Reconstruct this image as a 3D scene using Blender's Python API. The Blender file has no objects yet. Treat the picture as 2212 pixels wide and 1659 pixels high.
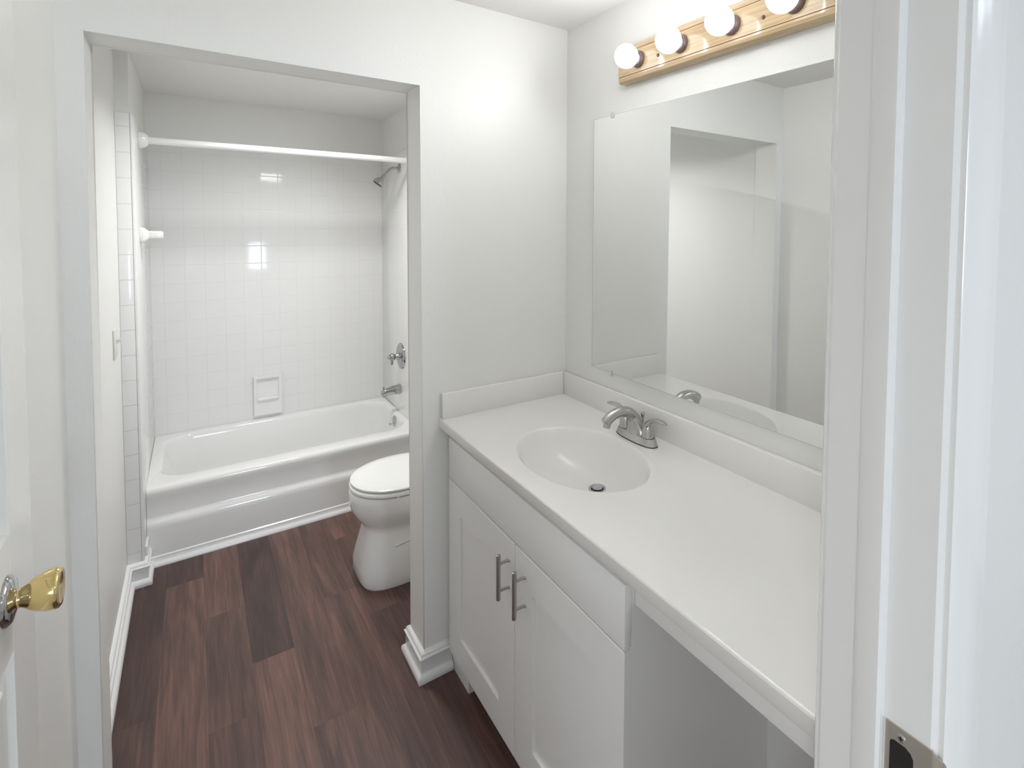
import bpy, bmesh, math, random
from mathutils import Vector, Matrix
random.seed(7)
S = bpy.context.scene
COL = S.collection

# ------------------------------------------------------------------ camera
F_PX, PX, PY = 1152.864, 1255.536, 537.295
CAM = Vector((-1.18254, -1.72970, 1.54997))
yw, pt, rl = (math.radians(a) for a in (36.0064, 2.4952, 0.4825))
fw = Vector((math.sin(yw)*math.cos(pt), math.cos(yw)*math.cos(pt), -math.sin(pt)))
r0 = Vector((math.cos(yw), -math.sin(yw), 0)); u0 = r0.cross(fw)
rt = r0*math.cos(rl) + u0*math.sin(rl); up = -r0*math.sin(rl) + u0*math.cos(rl)
cd = bpy.data.cameras.new('camera'); co = bpy.data.objects.new('camera', cd); COL.objects.link(co)
M = Matrix((rt, up, -fw)).transposed().to_4x4(); M.translation = CAM
co.matrix_world = M
cd.sensor_fit = 'HORIZONTAL'; cd.sensor_width = 36.0
cd.lens = F_PX/2212*36.0
cd.shift_x = (1106-PX)/2212; cd.shift_y = (PY-829.5)/2212
cd.clip_start = 0.01
S.camera = co

# ------------------------------------------------------------------ light and exposure
S.view_settings.view_transform = 'Standard'; S.view_settings.look = 'None'
S.view_settings.gamma = 1.0; S.view_settings.exposure = 0.82
S.view_settings.use_curve_mapping = False
S.cycles.use_denoising = True
S.cycles.max_bounces = 16; S.cycles.diffuse_bounces = 10; S.cycles.glossy_bounces = 8
S.cycles.sample_clamp_indirect = 4.0
W = bpy.data.worlds.new('World'); S.world = W; W.use_nodes = True
W.node_tree.nodes['Background'].inputs[0].default_value = (0.75, 0.85, 1.0, 1)
W.node_tree.nodes['Background'].inputs[1].default_value = 0.6
BULB_STRENGTH = 74.0
def area(name, loc, rot, sx, sy, power, color):
    l = bpy.data.lights.new(name, 'AREA'); l.shape = 'RECTANGLE'; l.size = sx; l.size_y = sy
    l.energy = power; l.color = color
    o = bpy.data.objects.new(name, l); COL.objects.link(o); o.location = loc; o.rotation_euler = rot
    return o
# daylight entering the bedroom through its window (rear wall), plus two unseen fill lights added behind the camera
area('window_daylight', (-0.78, -4.96, 1.60), (math.radians(90), 0, math.radians(0)), 0.58, 0.92, 20, (0.78, 0.88, 1.0))
area('added_fill_high', (0.5, -3.2, 2.41), (0, 0, 0), 0.5, 0.5, 3, (0.80, 0.89, 1.0))  # added fill light, kept clear of the tile reflection
area('added_fill_left', (-2.4, -2.5, 2.0), (0, 0, 0), 0.3, 0.3, 12, (0.95, 0.97, 1.0))  # added fill from the left to brighten the cabinet fronts
# flush ceiling light of the tub room, behind the header
area('tub_ceiling_light', (-0.70, 0.96, 2.245), (0, 0, 0), 0.22, 0.22, 6.6, (1.0, 1.0, 1.0)).data.spread = math.radians(144)

# ------------------------------------------------------------------ materials
def mat(name, color, rough=0.5, metal=0.0, spec=0.5, coat=0.0, bump=None, aniso=0.0):
    m = bpy.data.materials.new(name); m.use_nodes = True
    b = m.node_tree.nodes['Principled BSDF']
    b.inputs['Base Color'].default_value = (*color, 1); b.inputs['Roughness'].default_value = rough
    b.inputs['Metallic'].default_value = metal; b.inputs['Specular IOR Level'].default_value = spec
    b.inputs['Coat Weight'].default_value = coat; b.inputs['Coat Roughness'].default_value = 0.05
    b.inputs['Anisotropic'].default_value = aniso
    if bump:
        sc, st, dist = bump
        nt = m.node_tree; tc = nt.nodes.new('ShaderNodeTexCoord'); n = nt.nodes.new('ShaderNodeTexNoise')
        n.inputs['Scale'].default_value = sc; n.inputs['Detail'].default_value = 3
        bp = nt.nodes.new('ShaderNodeBump'); bp.inputs['Strength'].default_value = st; bp.inputs['Distance'].default_value = dist
        nt.links.new(tc.outputs['Object'], n.inputs['Vector']); nt.links.new(n.outputs['Fac'], bp.inputs['Height'])
        nt.links.new(bp.outputs['Normal'], b.inputs['Normal'])
    return m
def srgb(r, g, b):
    f = lambda c: (c/255/12.92) if c <= 10 else ((c/255+0.055)/1.055)**2.4
    return (f(r), f(g), f(b))
PAINT = mat('wall_paint', srgb(234, 234, 232), 0.42, bump=(90, 0.12, 0.004))
CEIL = mat('ceiling_paint', srgb(232, 231, 228), 0.9, bump=(60, 0.25, 0.005))
TRIM = mat('gloss_trim_paint', srgb(236, 236, 236), 0.16, bump=(40, 0.06, 0.004))
DOORP = mat('door_paint', srgb(236, 236, 234), 0.25, bump=(60, 0.05, 0.003))
CABP = mat('cabinet_paint', srgb(240, 240, 240), 0.38)
PORC = mat('porcelain', srgb(238, 238, 237), 0.07, coat=0.3)
ENAM = mat('tub_enamel', srgb(236, 236, 235), 0.10, coat=0.3)
SEATP = mat('seat_plastic', srgb(238, 238, 236), 0.16)
MARB = mat('cultured_marble', srgb(236, 235, 233), 0.17, coat=0.15)
CHROME = mat('chrome', (0.50, 0.50, 0.51), 0.06, 1.0)
NICKEL = mat('brushed_nickel', (0.50, 0.49, 0.47), 0.27, 1.0, aniso=0.4, bump=(300, 0.03, 0.001))
PULLM = mat('pull_steel', (0.46, 0.45, 0.44), 0.3, 1.0)
BRASS = mat('brass', (0.82, 0.64, 0.30), 0.12, 1.0)
SATIN = mat('satin_nickel_plate', (0.62, 0.58, 0.52), 0.32, 1.0)
DARK = mat('dark_void', (0.012, 0.010, 0.009), 0.7)  # near-black, also painted in for the shade of the latch hole
BLACKR = mat('dark_rubber', (0.03, 0.03, 0.032), 0.5)
SILVER = mat('mirror_silver', (0.86, 0.87, 0.86), 0.0, 1.0)
GLASSE = mat('mirror_edge', (0.55, 0.62, 0.58), 0.1)
CLIPP = mat('clear_clip_plastic', srgb(214, 216, 212), 0.2)
BULBW = mat('bulb_neck_glass', srgb(240, 240, 240), 0.25)
SOCK = mat('socket_brown', srgb(104, 84, 82), 0.35)
SCREW = mat('fixture_screw', srgb(92, 74, 64), 0.4, 0.6)
SWITCHP = mat('switch_plastic', srgb(222, 221, 216), 0.3)
CARPET = mat('bedroom_carpet', srgb(176, 170, 162), 0.95, bump=(400, 0.5, 0.01))
BLUEDOT = mat('blue_dot', srgb(50, 60, 150), 0.3)
GLASS = mat('window_glass', (1, 1, 1), 0.0); GLASS.node_tree.nodes['Principled BSDF'].inputs['Transmission Weight'].default_value = 1.0
def emit(name, color, strength):
    m = bpy.data.materials.new(name); m.use_nodes = True; nt = m.node_tree
    e = nt.nodes.new('ShaderNodeEmission'); e.inputs[0].default_value = (*color, 1); e.inputs[1].default_value = strength
    nt.links.new(e.outputs[0], nt.nodes['Material Output'].inputs[0]); return m
BULBE = emit('bulb_glow', (0.985, 0.992, 1.0), BULB_STRENGTH)
def led_globe(m):
    # frosted LED globe: most of the light leaves through the front of the globe, little goes back to the socket
    nt = m.node_tree; g = nt.nodes.new('ShaderNodeNewGeometry'); s_ = nt.nodes.new('ShaderNodeSeparateXYZ')
    nt.links.new(g.outputs['Normal'], s_.inputs[0])
    r = nt.nodes.new('ShaderNodeMapRange'); r.interpolation_type = 'SMOOTHSTEP'
    r.inputs['From Min'].default_value = -0.03; r.inputs['From Max'].default_value = -1.0
    r.inputs['To Min'].default_value = 2.2; r.inputs['To Max'].default_value = BULB_STRENGTH
    nt.links.new(s_.outputs['X'], r.inputs['Value'])
    e = [n for n in nt.nodes if n.type == 'EMISSION'][0]; nt.links.new(r.outputs[0], e.inputs[1])
led_globe(BULBE)

def tile_mat(name, ax, pu, u0, pz, z0, relief=0.22, gr=0.35, gc=236):
    """glazed square wall tile: grout grid from object coordinates on axis ax and z"""
    m = mat(name, srgb(240, 240, 239), 0.08, spec=0.3); nt = m.node_tree; b = nt.nodes['Principled BSDF']
    tc = nt.nodes.new('ShaderNodeTexCoord'); sp = nt.nodes.new('ShaderNodeSeparateXYZ'); nt.links.new(tc.outputs['Object'], sp.inputs[0])
    def math_(op, a, bb=None, c=None):
        n = nt.nodes.new('ShaderNodeMath'); n.operation = op
        for i, v in enumerate((a, bb, c)):
            if v is None: continue
            if isinstance(v, (int, float)): n.inputs[i].default_value = v
            else: nt.links.new(v, n.inputs[i])
        return n.outputs[0]
    def edge(sock, p, o):
        t = math_('DIVIDE', math_('SUBTRACT', sock, o), p)
        fr = math_('FRACT', t)
        d = math_('MULTIPLY', math_('MINIMUM', fr, math_('SUBTRACT', 1.0, fr)), p)   # metres to nearest joint
        return d, math_('FLOOR', t)
    du, iu = edge(sp.outputs[ax], pu, u0); dz, iz = edge(sp.outputs['Z'], pz, z0)
    dmin = math_('MINIMUM', du, dz)
    mr = nt.nodes.new('ShaderNodeMapRange'); mr.interpolation_type = 'SMOOTHSTEP'
    mr.inputs['From Min'].default_value = 0.0008; mr.inputs['From Max'].default_value = 0.0034
    nt.links.new(dmin, mr.inputs['Value'])
    mix = nt.nodes.new('ShaderNodeMix'); mix.data_type = 'RGBA'
    mix.inputs['A'].default_value = (*srgb(gc, gc, gc-1), 1); mix.inputs['B'].default_value = (*srgb(240, 240, 239), 1)
    nt.links.new(mr.outputs[0], mix.inputs['Factor']); nt.links.new(mix.outputs['Result'], b.inputs['Base Color'])
    ro = nt.nodes.new('ShaderNodeMapRange'); ro.inputs['To Min'].default_value = gr; ro.inputs['To Max'].default_value = 0.08
    nt.links.new(mr.outputs[0], ro.inputs['Value']); nt.links.new(ro.outputs[0], b.inputs['Roughness'])
    bp = nt.nodes.new('ShaderNodeBump'); bp.inputs['Strength'].default_value = relief; bp.inputs['Distance'].default_value = 0.0008
    nz = nt.nodes.new('ShaderNodeTexNoise'); nz.inputs['Scale'].default_value = 9.0; nt.links.new(tc.outputs['Object'], nz.inputs['Vector'])
    h = math_('ADD', mr.outputs[0], math_('MULTIPLY', nz.outputs['Fac'], 0.9))
    nt.links.new(h, bp.inputs['Height']); nt.links.new(bp.outputs['Normal'], b.inputs['Normal'])
    return m
TILE_B = tile_mat('tile_back', 'X', 0.0945, -1.0395, 0.1056, 1.516, 0.40, 0.35, 234)
TILE_L = tile_mat('tile_side', 'Y', 0.108, 1.17, 0.1056, 1.516, 0.05, 0.12)
TILE_W = tile_mat('tile_wing', 'X', 0.2, -1.55, 0.1056, 1.518, 0.5, 0.35, 225)

def oak_mat():
    m = mat('oak_veneer', srgb(206, 178, 132), 0.16, coat=0.4); nt = m.node_tree; b = nt.nodes['Principled BSDF']
    tc = nt.nodes.new('ShaderNodeTexCoord'); mp = nt.nodes.new('ShaderNodeMapping'); mp.inputs['Scale'].default_value = (60, 2.5, 60)
    n = nt.nodes.new('ShaderNodeTexNoise'); n.inputs['Scale'].default_value = 2.0; n.inputs['Detail'].default_value = 6
    r = nt.nodes.new('ShaderNodeValToRGB')
    r.color_ramp.elements[0].position = 0.3; r.color_ramp.elements[0].color = (*srgb(176, 150, 116), 1)
    r.color_ramp.elements[1].position = 0.7; r.color_ramp.elements[1].color = (*srgb(200, 178, 144), 1)
    nt.links.new(tc.outputs['Object'], mp.inputs[0]); nt.links.new(mp.outputs[0], n.inputs['Vector'])
    nt.links.new(n.outputs['Fac'], r.inputs[0]); nt.links.new(r.outputs[0], b.inputs['Base Color'])
    bp = nt.nodes.new('ShaderNodeBump'); bp.inputs['Strength'].default_value = 0.10; bp.inputs['Distance'].default_value = 0.002
    nt.links.new(n.outputs['Fac'], bp.inputs['Height']); nt.links.new(bp.outputs['Normal'], b.inputs['Normal'])
    return m
OAK = oak_mat()
OAKD = mat('oak_groove', srgb(120, 82, 62), 0.5)

def plank_mat():
    m = mat('vinyl_plank', (0.1, 0.06, 0.05), 0.38); nt = m.node_tree; b = nt.nodes['Principled BSDF']
    tc = nt.nodes.new('ShaderNodeTexCoord'); at = nt.nodes.new('ShaderNodeAttribute'); at.attribute_name = 'tone'
    of = nt.nodes.new('ShaderNodeAttribute'); of.attribute_name = 'seed'
    ad = nt.nodes.new('ShaderNodeVectorMath'); ad.operation = 'ADD'
    nt.links.new(tc.outputs['Object'], ad.inputs[0]); nt.links.new(of.outputs['Color'], ad.inputs[1])
    mp = nt.nodes.new('ShaderNodeMapping'); mp.inputs['Scale'].default_value = (38, 2.2, 1)
    n = nt.nodes.new('ShaderNodeTexNoise'); n.inputs['Scale'].default_value = 1.0; n.inputs['Detail'].default_value = 8; n.inputs['Roughness'].default_value = 0.62; n.inputs['Distortion'].default_value = 0.8
    nt.links.new(ad.outputs[0], mp.inputs[0]); nt.links.new(mp.outputs[0], n.inputs['Vector'])
    mp2 = nt.nodes.new('ShaderNodeMapping'); mp2.inputs['Scale'].default_value = (7.5, 1.1, 1)
    n2 = nt.nodes.new('ShaderNodeTexNoise'); n2.inputs['Scale'].default_value = 1.0; n2.inputs['Detail'].default_value = 4; n2.inputs['Distortion'].default_value = 1.6
    nt.links.new(ad.outputs[0], mp2.inputs[0]); nt.links.new(mp2.outputs[0], n2.inputs['Vector'])
    mp3 = nt.nodes.new('ShaderNodeMapping'); mp3.inputs['Scale'].default_value = (160, 5, 1)
    n3 = nt.nodes.new('ShaderNodeTexNoise'); n3.inputs['Scale'].default_value = 1.0; n3.inputs['Detail'].default_value = 3
    nt.links.new(ad.outputs[0], mp3.inputs[0]); nt.links.new(mp3.outputs[0], n3.inputs['Vector'])
    def math_(op, a, bb):
        q = nt.nodes.new('ShaderNodeMath'); q.operation = op
        for i, v in enumerate((a, bb)):
            if isinstance(v, (int, float)): q.inputs[i].default_value = v
            else: nt.links.new(v, q.inputs[i])
        return q.outputs[0]
    s = math_('ADD', math_('MULTIPLY', n.outputs['Fac'], 0.45), math_('MULTIPLY', n2.outputs['Fac'], 0.40))
    s = math_('ADD', s, math_('MULTIPLY', n3.outputs['Fac'], 0.22))
    s = math_('ADD', math_('MULTIPLY', math_('SUBTRACT', s, 0.535), 1.45), 0.535)
    s = math_('ADD', s, math_('MULTIPLY', math_('SUBTRACT', at.outputs['Fac'], 0.5), 0.75))
    r = nt.nodes.new('ShaderNodeValToRGB'); e = r.color_ramp.elements
    e[0].position = 0.12; e[0].color = (*srgb(48, 34, 34), 1)
    e[1].position = 1.0; e[1].color = (*srgb(150, 112, 100), 1)
    for p, c in ((0.38, (70, 51, 48)), (0.56, (92, 68, 61)), (0.76, (121, 88, 79))):
        q = e.new(p); q.color = (*srgb(*c), 1)
    nt.links.new(s, r.inputs[0]); nt.links.new(r.outputs[0], b.inputs['Base Color'])
    bp = nt.nodes.new('ShaderNodeBump'); bp.inputs['Strength'].default_value = 0.15; bp.inputs['Distance'].default_value = 0.001
    nt.links.new(n3.outputs['Fac'], bp.inputs['Height']); nt.links.new(bp.outputs['Normal'], b.inputs['Normal'])
    return m
PLANK = plank_mat()

# ------------------------------------------------------------------ mesh helpers
def finish(name, bm, m, parent=None, smooth=None, mats=None):
    bmesh.ops.recalc_face_normals(bm, faces=bm.faces[:])
    me = bpy.data.meshes.new(name); bm.to_mesh(me); bm.free()
    for k in (mats or [m]): me.materials.append(k)
    if smooth is not None:
        me.polygons.foreach_set('use_smooth', [True]*len(me.polygons)); me.set_sharp_from_angle(angle=math.radians(smooth))
    o = bpy.data.objects.new(name, me); COL.objects.link(o)
    if parent is not None: attach(o, parent)
    return o
def world_base(p):
    v = Vector((0, 0, 0))
    while p is not None: v = v + p.location; p = p.parent
    return v
def attach(o, parent):
    o.parent = parent; o.location = -world_base(parent)          # part meshes are modelled in room coordinates
def box(bm, x0, x1, y0, y1, z0, z1, bev=0.0, seg=2):
    r = bmesh.ops.create_cube(bm, size=1.0); vs = r['verts']
    bmesh.ops.scale(bm, vec=(abs(x1-x0), abs(y1-y0), abs(z1-z0)), verts=vs)
    bmesh.ops.translate(bm, vec=((x0+x1)/2, (y0+y1)/2, (z0+z1)/2), verts=vs)
    if bev > 0:
        es = list({e for v in vs for e in v.link_edges})
        bmesh.ops.bevel(bm, geom=es, offset=bev, segments=seg, affect='EDGES', profile=0.5)
def boxo(name, m, parent, *a, bev=0.0, seg=2):
    bm = bmesh.new(); box(bm, *a, bev=bev, seg=seg); return finish(name, bm, m, parent, smooth=35 if bev else None)
def loft(bm, rings, cap0=True, cap1=True, mi=0):
    vr = [[bm.verts.new(p) for p in r] for r in rings]
    n = len(vr[0]); fs = []
    for a, b in zip(vr, vr[1:]):
        for i in range(n):
            j = (i+1) % n
            fs.append(bm.faces.new((a[i], a[j], b[j], b[i])))
    if cap0: fs.append(bm.faces.new(vr[0]))
    if cap1: fs.append(bm.faces.new(vr[-1]))
    for f in fs: f.material_index = mi
    return vr
def frame_of(d):
    d = d.normalized(); a = Vector((0, 0, 1)) if abs(d.z) < 0.9 else Vector((1, 0, 0))
    s = d.cross(a).normalized(); return s, s.cross(d).normalized()
def tube(bm, pts, rad, n=16, up=None, mi=0):
    """sweep; rad: list of radii or (side, up) pairs"""
    pts = [Vector(p) for p in pts]; rings = []
    s = u = None
    for i, p in enumerate(pts):
        d = (pts[min(i+1, len(pts)-1)] - pts[max(i-1, 0)]).normalized()
        if up is not None:
            s = d.cross(Vector(up)).normalized(); u = s.cross(d).normalized()
        elif s is None: s, u = frame_of(d)
        else:
            s = (s - d*s.dot(d)).normalized(); u = s.cross(d).normalized()
        r = rad[i] if isinstance(rad, (list, tuple)) else rad
        ra, rb = r if isinstance(r, (list, tuple)) else (r, r)
        rings.append([p + s*ra*math.cos(2*math.pi*k/n) + u*rb*math.sin(2*math.pi*k/n) for k in range(n)])
    loft(bm, rings, mi=mi)
def lathe(bm, origin, axis, prof, n=32, mi=0):
    """prof: (distance along axis, radius)"""
    o = Vector(origin); a = Vector(axis).normalized(); s, u = frame_of(a)
    rings = [[o + a*t + (s*math.cos(2*math.pi*k/n) + u*math.sin(2*math.pi*k/n))*max(r, 1e-5) for k in range(n)] for t, r in prof]
    loft(bm, rings, mi=mi)
def bez(p0, p1, p2, p3, n=14):
    P = [Vector(p) for p in (p0, p1, p2, p3)]; out = []
    for i in range(n+1):
        t = i/n; out.append(P[0]*(1-t)**3 + P[1]*3*t*(1-t)**2 + P[2]*3*t*t*(1-t) + P[3]*t**3)
    return out
def prism(bm, poly, h0, h1, axis):
    """closed polygon of (a,b) extruded along axis 'x','y','z'"""
    def P(a, b, h): return {'x': (h, a, b), 'y': (a, h, b), 'z': (a, b, h)}[axis]
    loft(bm, [[P(a, b, h0) for a, b in poly], [P(a, b, h1) for a, b in poly]])
def run(bm, path, prof, side=1):
    """mitred moulding: path of (x,y), profile of (outward, z); side +1 = left of the path"""
    P = [Vector((x, y)) for x, y in path]; n = len(P); offs = []
    nrm = lambda a, b: Vector((-(b-a).y, (b-a).x)).normalized()*side
    for i in range(n):
        if i == 0: offs.append(nrm(P[0], P[1]))
        elif i == n-1: offs.append(nrm(P[-2], P[-1]))
        else:
            a, b = nrm(P[i-1], P[i]), nrm(P[i], P[i+1]); m_ = (a+b).normalized(); offs.append(m_/max(m_.dot(a), 0.2))
    rings = [[(P[i].x+offs[i].x*d, P[i].y+offs[i].y*d, z) for d, z in prof] for i in range(n)]
    loft(bm, rings)
def structure(o): o['kind'] = 'structure'; return o
def thing(name, label, cat, loc, group=None):
    o = bpy.data.objects.new(name, None); COL.objects.link(o); o.location = loc; o.empty_display_size = 0.05
    o['label'] = label; o['category'] = cat
    if group: o['group'] = group
    return o
def tag(o, label, cat, group=None):
    o['label'] = label; o['category'] = cat
    if group: o['group'] = group
    return o

# ------------------------------------------------------------------ setting
XL, H, HT = -1.435, 2.301, 2.256          # left wall, ceilings
XO0, XO1, ZO, TP = -1.388, -0.575, 2.004, 0.138   # opening in the partition
YB, YT, YWG = 2.053, 1.30, 1.17           # tub back wall, tub front, wing wall front
YD0, YD1, XJ, ZD = -1.535, -1.42, -0.62, 2.03   # doorway wall and right jamb
def wall(name, m, *boxes, bev=0.0):
    bm = bmesh.new()
    for b in boxes: box(bm, *b, bev=bev)
    return structure(finish(name, bm, m, smooth=35 if bev else None))
wall('wall_right', PAINT, (0, 0.1, YD1, 0.0, 0, H))
# partition with the opening: one outline (an upside-down U) extruded through its thickness
bm = bmesh.new()
prism(bm, [(XL-0.1, 0), (XO0, 0), (XO0, ZO), (XO1, ZO), (XO1, 0), (0.1, 0), (0.1, H), (XL-0.1, H)], 0.0, TP, 'y')
es = [e for e in bm.edges if all(abs(v.co.x-XO0) < 1e-4 or abs(v.co.x-XO1) < 1e-4 for v in e.verts) and (abs(e.verts[0].co.y-e.verts[1].co.y) < 1e-5) and all(v.co.z <= ZO+1e-4 for v in e.verts)]
bmesh.ops.bevel(bm, geom=es, offset=0.004, segments=2, affect='EDGES', profile=0.5)
structure(finish('wall_back', bm, PAINT, smooth=50))
wall('wall_left', PAINT, (XL-0.1, XL, YD1, 0.0, 0, H))
wall('wall_alcove_left', PAINT, (XL-0.1, XL, TP, YWG, 0, HT))
wall('wall_wing', PAINT, (XL-0.1, -1.387, YWG, YB, 0, HT), bev=0.003)
wall('wall_alcove_right', PAINT, (-0.124, 0.0, TP, YB, 0, HT))
wall('wall_alcove_back', PAINT, (XL-0.1, 0.0, YB, YB+0.1, 0, HT))
wall('ceiling', CEIL, (XL-0.1, 0.1, YD1, 0.0, H, H+0.08))
wall('ceiling_alcove', CEIL, (XL-0.1, 0.1, TP, YB+0.1, HT, HT+0.08))
# wall around the doorway the picture was taken from
bm = bmesh.new()
prism(bm, [(-3.2, 0), (XL-0.005, 0), (XL-0.005, ZD+0.02), (XJ+0.02, ZD+0.02), (XJ+0.02, 0), (1.5, 0), (1.5, 2.42), (-3.2, 2.42)], YD0, YD1, 'y')
structure(finish('wall_front', bm, PAINT))
# bedroom behind the doorway
structure(boxo('floor_bedroom', CARPET, None, -3.2, 1.5, -5.0, YD0+0.03, -0.05, -0.005))
wall('ceiling_bedroom', CEIL, (-3.2, 1.5, -5.0, YD0, 2.42, 2.5))
wall('wall_bedroom_left', PAINT, (-3.3, -3.2, -5.0, YD0, 0, 2.42))
wall('wall_bedroom_right', PAINT, (1.5, 1.6, -5.0, YD0, 0, 2.42))
bm = bmesh.new()
for b in ((-3.3, -1.10, -5.1, -5.0, 0, 2.42), (-0.46, 1.6, -5.1, -5.0, 0, 2.42), (-1.10, -0.46, -5.1, -5.0, 0, 1.10), (-1.10, -0.46, -5.1, -5.0, 2.10, 2.42)): box(bm, *b)
structure(finish('wall_bedroom_back', bm, PAINT))
bm = bmesh.new()
for b in ((-1.10, -1.06, -5.08, -5.0, 1.10, 2.10), (-0.50, -0.46, -5.08, -5.0, 1.10, 2.10), (-1.06, -0.50, -5.08, -5.0, 1.10, 1.14), (-1.06, -0.50, -5.08, -5.0, 2.06, 2.10)): box(bm, *b)
win = structure(finish('window_1', bm, TRIM))
boxo('pane', GLASS, win, -1.06, -0.50, -5.05, -5.044, 1.14, 2.06)

# plank floor: each plank its own quad with its own tone
bm = bmesh.new(); tone = bm.loops.layers.float_color.new('tone'); seed = bm.loops.layers.float_color.new('seed')
x0, pw = -1.305, 0.131
rows = {-2: [(-2, 9, .36)], -1: [(-2, .35, .38), (.35, 9, .33)], 0: [(-2, 1.07, .60), (1.07, 9, .30)], 1: [(-2, .18, .44), (.18, .76, .52), (.76, 9, .64)],
        2: [(-2, .406, .66), (.406, 9, .25)], 3: [(-2, .02, .50), (.02, 9, .56)], 4: [(-2, -.35, .50), (-.35, .62, .54), (.62, 9, .48)],
        5: [(-2, .42, .46), (.42, 1.04, .50), (1.04, 9, .60)], 6: [(-2, .10, .50), (.10, .95, .40), (.95, 9, .50)], 7: [(-2, .6, .44), (.6, 9, .36)], 8: [(-2, .2, .48), (.2, 9, .5)], 9: [(-2, .9, .45), (.9, 9, .4)]}
for k in range(-2, 11):
    a, b = max(x0+k*pw, XL-0.02), min(x0+(k+1)*pw, 0.02)
    if b <= a: continue
    for y0, y1, t in rows.get(k, [(-2, 9, .45)]):
        c, d = max(y0, YD0+0.03), min(y1, YT+0.05)
        if d <= c: continue
        g = 0.0001
        f = bm.faces.new([bm.verts.new(p) for p in ((a+g, c+g, 0), (b-g, c+g, 0), (b-g, d-g, 0), (a+g, d-g, 0))])
        s_ = (random.random()*9, random.random()*9, 0, 1)
        for l in f.loops: l[tone] = (t, t, t, 1); l[seed] = s_
ext = bmesh.ops.extrude_face_region(bm, geom=bm.faces[:]); bmesh.ops.translate(bm, vec=(0, 0, -0.005), verts=[v for v in ext['geom'] if isinstance(v, bmesh.types.BMVert)])
fl = structure(finish('floor', bm, PLANK))
structure(boxo('floor_subfloor', DARK, None, XL-0.1, 0.1, YD0+0.03, YB+0.1, -0.06, -0.005))

# tiled surround
TT = 1.998
bm = bmesh.new(); box(bm, -1.387, -0.124, YB-0.010, YB, 0.30, TT, bev=0.003); structure(finish('wall_tile_back', bm, TILE_B, smooth=35))
bm = bmesh.new(); box(bm, -1.387, -1.3775, YWG-0.010, YB-0.0102, 0.10, TT, bev=0.003); structure(finish('wall_tile_left', bm, TILE_L, smooth=35))
bm = bmesh.new(); box(bm, -0.134, -0.124, YWG+0.03, YB-0.0102, 0.30, TT, bev=0.003); structure(finish('wall_tile_right', bm, TILE_L, smooth=35))
bm = bmesh.new(); box(bm, XL, -1.3872, YWG-0.010, YWG, 0.0, TT, bev=0.003); structure(finish('wall_tile_wing', bm, TILE_W, smooth=35))

# baseboards with cap moulding and shoe
BASE = [(0, 0.0), (0.024, 0.0), (0.026, 0.008), (0.025, 0.018), (0.020, 0.026), (0.013, 0.030), (0.0125, 0.070), (0.017, 0.076), (0.018, 0.082), (0.012, 0.087), (0.012, 0.092), (0.008, 0.098), (0.0, 0.102)]
def baseboard(name, path, side, sc=1.0):
    bm = bmesh.new(); run(bm, path, [(d, z*sc) for d, z in BASE], side); return structure(finish(name, bm, TRIM, smooth=40))
baseboard('baseboard_partition', [(-0.478, 0.0), (XO1, 0.0), (XO1, TP), (-0.3, TP)], 1)
baseboard('baseboard_alcove_left', [(XL, TP), (XL, YWG-0.010), (-1.3775, YWG-0.010), (-1.3775, YT)], -1)
baseboard('baseboard_left', [(XL, YD1+0.02), (XL, 0.0), (XO0, 0.0)], -1)
# frame of the flush ceiling light in the tub room
bm = bmesh.new()
for b in ((-0.84, -0.815), (-0.585, -0.56)): box(bm, b[0], b[1], 0.83, 1.09, HT-0.018, HT)
for b in ((0.83, 0.855), (1.065, 1.09)): box(bm, -0.84, -0.56, b[0], b[1], HT-0.018, HT)
tag(finish('ceiling_light_frame', bm, TRIM), 'square white frame of the flush ceiling light over the tub room', 'ceiling light')
# little filler strip above the wing skirting and moulding along the tub base
structure(boxo('trim_1', TRIM, None, -1.3775, -1.3695, YWG+0.03, YT, 0.10, 0.142, bev=0.002))
bm = bmesh.new(); run(bm, [(-1.3775, YT-0.012), (-0.134, YT-0.012)], [(0, 0), (0.020, 0), (0.020, 0.006), (0.016, 0.014), (0.009, 0.018), (0.006, 0.022), (0.006, 0.040), (0.0, 0.044)], -1)
structure(finish('trim_2', bm, TRIM, smooth=40))

# doorway: right jamb with stop, casings; left jamb
bm = bmesh.new()
prism(bm, [(XJ+0.02, YD0-0.001), (XJ+0.004, YD0-0.001), (XJ, YD0+0.003), (XJ, -1.4895), (XJ-0.008, -1.4895), (XJ-0.011, -1.4865), (XJ-0.011, -1.468), (XJ-0.007, -1.461), (XJ, -1.458), (XJ, YD1-0.003), (XJ+0.003, YD1+0.001), (XJ+0.02, YD1+0.001)], 0.0, ZD, 'z')
structure(finish('trim_3', bm, TRIM, smooth=35))
def casing(name, xin, y, out, w, sx):
    """vertical casing: xin inner edge, sx direction away from opening, out = sign of y it projects to"""
    pr = [(0, 0), (0, 0.006), (0.004, 0.009), (0.016, 0.010), (0.022, 0.013), (w-0.014, 0.015), (w-0.004, 0.016), (w, 0.012), (w, 0)]
    bm = bmesh.new(); prism(bm, [(xin+sx*a, y+out*b) for a, b in pr], 0.0, ZD+0.006, 'z'); return structure(finish(name, bm, TRIM, smooth=40))
casing('trim_4', XJ+0.006, YD0, -1, 0.060, 1)
casing('trim_5', XJ+0.006, YD1, 1, 0.060, 1)
structure(boxo('trim_6', TRIM, None, XL-0.004, XL+0.018, YD0, YD1, 0, ZD, bev=0.002))
structure(boxo('trim_7', TRIM, None, XL+0.018, XJ+0.02, YD0, YD1, ZD, ZD+0.019))
for nm, y0, y1 in (('trim_9', YD0-0.014, YD0), ('trim_10', YD1, YD1+0.014)):
    structure(boxo(nm, TRIM, None, XL+0.001, XJ+0.066, y0, y1, ZD+0.006, ZD+0.066, bev=0.003))
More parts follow.
